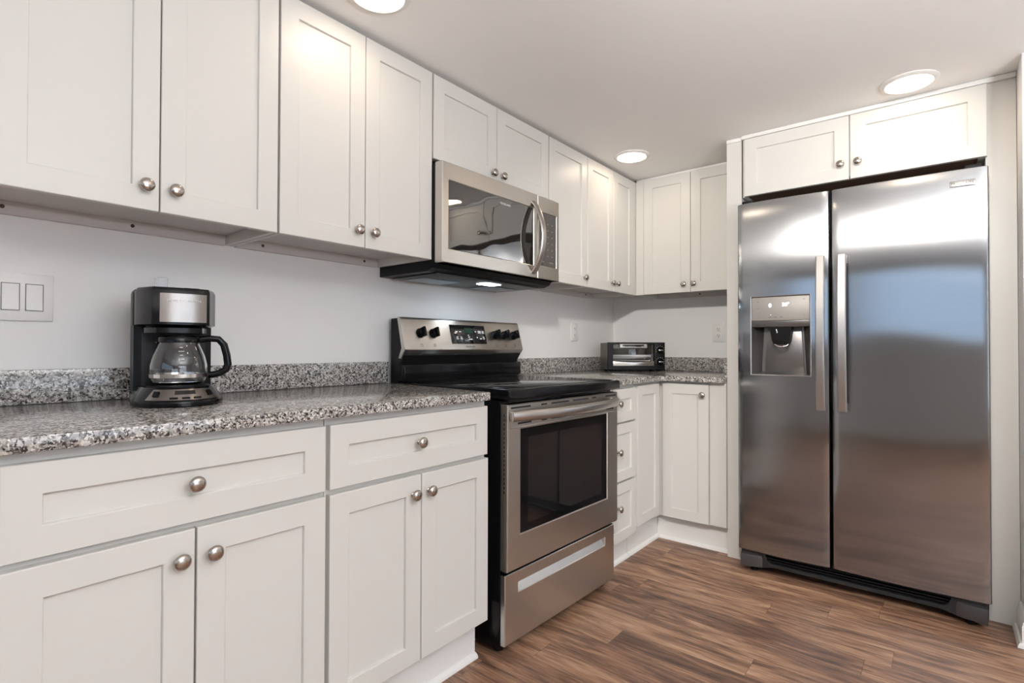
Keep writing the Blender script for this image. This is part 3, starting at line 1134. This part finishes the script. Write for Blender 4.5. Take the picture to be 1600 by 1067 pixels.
# facing (-cos a, -sin a): local -y -> that direction
trz = math.atan2(-math.cos(TA), math.sin(TA))
to = thing('toaster_oven', 'small black toaster oven standing in the corner of the countertop', 'toaster oven', (-.315, -.330, CZ), trz)
W2, DP, H2 = .182, .205, .182
z0 = .012
b = B()
b.box(-W2, -W2 + .006, .0, DP, z0, H2).box(W2 - .006, W2, 0, DP, z0, H2).box(-W2 + .006, W2 - .006, 0, DP, H2 - .006, H2)
b.box(-W2 + .006, W2 - .006, 0, DP, z0, z0 + .012).box(-W2 + .006, W2 - .006, DP - .006, DP, z0 + .012, H2 - .006)
b.box(.100, .106, .0, DP - .006, z0 + .012, H2 - .006)
b.build('body', M['olive'], to, smooth=False)
b = B().frame(-W2 - .002, W2 + .002, z0 - .002, H2 + .003, -.150, .112, .044, .172, -.012, -.0003, .003)
b.build('front_frame', M['blackm'], to)
dg_ = B().box(-.150, .112, -.009, -.005, .060, .172, .001)
dd = dg_.build('glass_door', M['glass'], to)
B().prism([(-.150, .036), (.112, .036), (.112, .066), (.06, .060), (-.02, .0575), (-.09, .060), (-.150, .066)], -.0165, -.0125, 'y', .0008).build('door_strip', M['steel'], dd)
b = B().frame(-.112, .064, .149, .175, -.092, .042, .157, .168, -.030, -.022, .002)
b.box(-.095, -.080, -.0225, -.009, .151, .160).box(.030, .045, -.0225, -.009, .151, .160)
b.build('handle', M['plate2'], dd)
cpo = B().box(.116, W2 - .001, -.0145, -.0125, .022, .176, .001).build('control_panel', M['blackm'], to)
for z in (.135, .062):
    kn = B().lathe([(.022, 0), (.022, -.004), (.019, -.012), (.0001, -.0125)], (0, 0, 0), 'y', 24).build('knob', M['black'], cpo, (.152, -.0148, z))
    B().box(-.015, .015, -.021, -.0115, -.0040, .0040, .002).build('knob_grip', M['chrome'], kn)
for zc in (.135, .062):
    for k in range(9):
        a = R(-20 + 27 * k)
        xx, zz = .152 + .027 * math.cos(a), zc + .027 * math.sin(a)
        B().box(xx - .0015, xx + .0015, -.0149, -.0144, zz - .001, zz + .001).build('printed_mark', M['print'], cpo, smooth=False)
b = B()
for k in range(9):
    yy = .02 + k * .020
    b.box(-W2 + .008, .098, yy, yy + .0022, .100, .1022)
b.box(-W2 + .008, .098, .012, .0155, .098, .106)
b.build('wire_rack', M['plate2'], to, smooth=False)
b = B().prism([(-.160, .076), (-.150, .070), (.085, .070), (.096, .076), (.096, .0775), (.084, .0722), (-.149, .0722), (-.160, .0775)], .010, .185, 'y')
b.build('baking_tray', M['plate2'], to, smooth=False)
for q in (-.15, .15):
    for yy in (.02, .18):
        B().lathe([(.009, 0), (.010, z0 - .0005)], (q, yy, 0), 'z', 14).build('foot', M['blackm'], to)

# ------------------------------------------------------------------ ceiling lights
def ceiling_light(loc, label):
    t = thing('recessed_ceiling_light', label, 'ceiling light', (loc[0], loc[1], CEIL), 0, 'round recessed ceiling lights')
    B().lathe([(.098, -.0005), (.098, -.004), (.092, -.009), (.080, -.011), (.077, -.008), (.077, -.0005)], (0, 0, 0), 'z', 64, cap=False).build('trim_ring', M['trim'], t)
    B().lathe([(.0768, -.0015), (.0768, -.0065), (.060, -.0085), (.030, -.0095), (.0001, -.010)], (0, 0, 0), 'z', 48, cap=False).build('lens', M['lamp'], t)
    return t


ceiling_light((-.730, -.506), 'round glowing ceiling light in the corner, above the toaster oven')
ceiling_light((-.790, -1.744), 'round glowing ceiling light in front of the cabinet above the refrigerator')
ceiling_light((-2.455, -.525), 'round glowing ceiling light at the top edge, left of the microwave')
ceiling_light((-2.20, -1.75), 'round glowing ceiling light in the middle of the kitchen, out of the picture')
ceiling_light((-3.75, -2.70), 'round glowing ceiling light farthest from the cabinets, out of the picture')

# ------------------------------------------------------------------ switch and outlets
def plate(name, label, cat, loc, rz, w, h, kind, group=None):
    t = thing(name, label, cat, loc, rz, group)
    B().box(-w / 2, w / 2, -.0065, -.0008, -h / 2, h / 2, .002).build('cover_plate', M['white'], t)
    if kind == 'switch':
        for xx in (-.023, .023):
            B().frame(xx - .018, xx + .018, -.035, .035, xx - .0163, xx + .0163, -.0333, .0333, -.0070, -.0060).build('rocker_gap', M['pgrey'], t, smooth=False)
            B().prism([(-.0062, -.033), (-.0105, -.033), (-.0075, .0), (-.0090, .033), (-.0062, .033)], xx - .016, xx + .016, 'x').build('rocker', M['white'], t)
            for zz in (-.048, .048):
                B().lathe([(.0028, -.0064), (.0028, -.0072), (.0001, -.0075)], (xx, 0, zz), 'y', 12).build('screw', M['white'], t)
    else:
        for zz in (-.0205, .0205):
            f = B().box(-.0165, .0165, -.0085, -.006, zz - .0145, zz + .0145, .002).build('socket', M['white'], t)
            s = B()
            s.box(-.0075, -.0052, -.0090, -.0083, zz - .002, zz + .007).box(.0052, .0075, -.0090, -.0083, zz - .002, zz + .006)
            s.lathe([(.0026, -.0083), (.0026, -.0090), (.0001, -.0090)], (0, 0, zz - .008), 'y', 12)
            s.build('slots', M['slot'], f, smooth=False)
        B().lathe([(.0028, -.0064), (.0028, -.0072), (.0001, -.0075)], (0, 0, 0), 'y', 12).build('screw', M['white'], t)
    return t


plate('light_switch', 'white double rocker light switch on the wall at the far left', 'light switch', (-3.166, 0, 1.190), 0, .122, .122, 'switch')
plate('wall_outlet', 'white wall outlet between the range and the toaster oven', 'outlet', (-.529, 0, 1.165), 0, .076, .115, 'outlet', 'white wall outlets')
plate('wall_outlet', 'white wall outlet on the back wall beside the refrigerator panel', 'outlet', (0, -.747, 1.164), R(-90), .076, .125, 'outlet', 'white wall outlets')
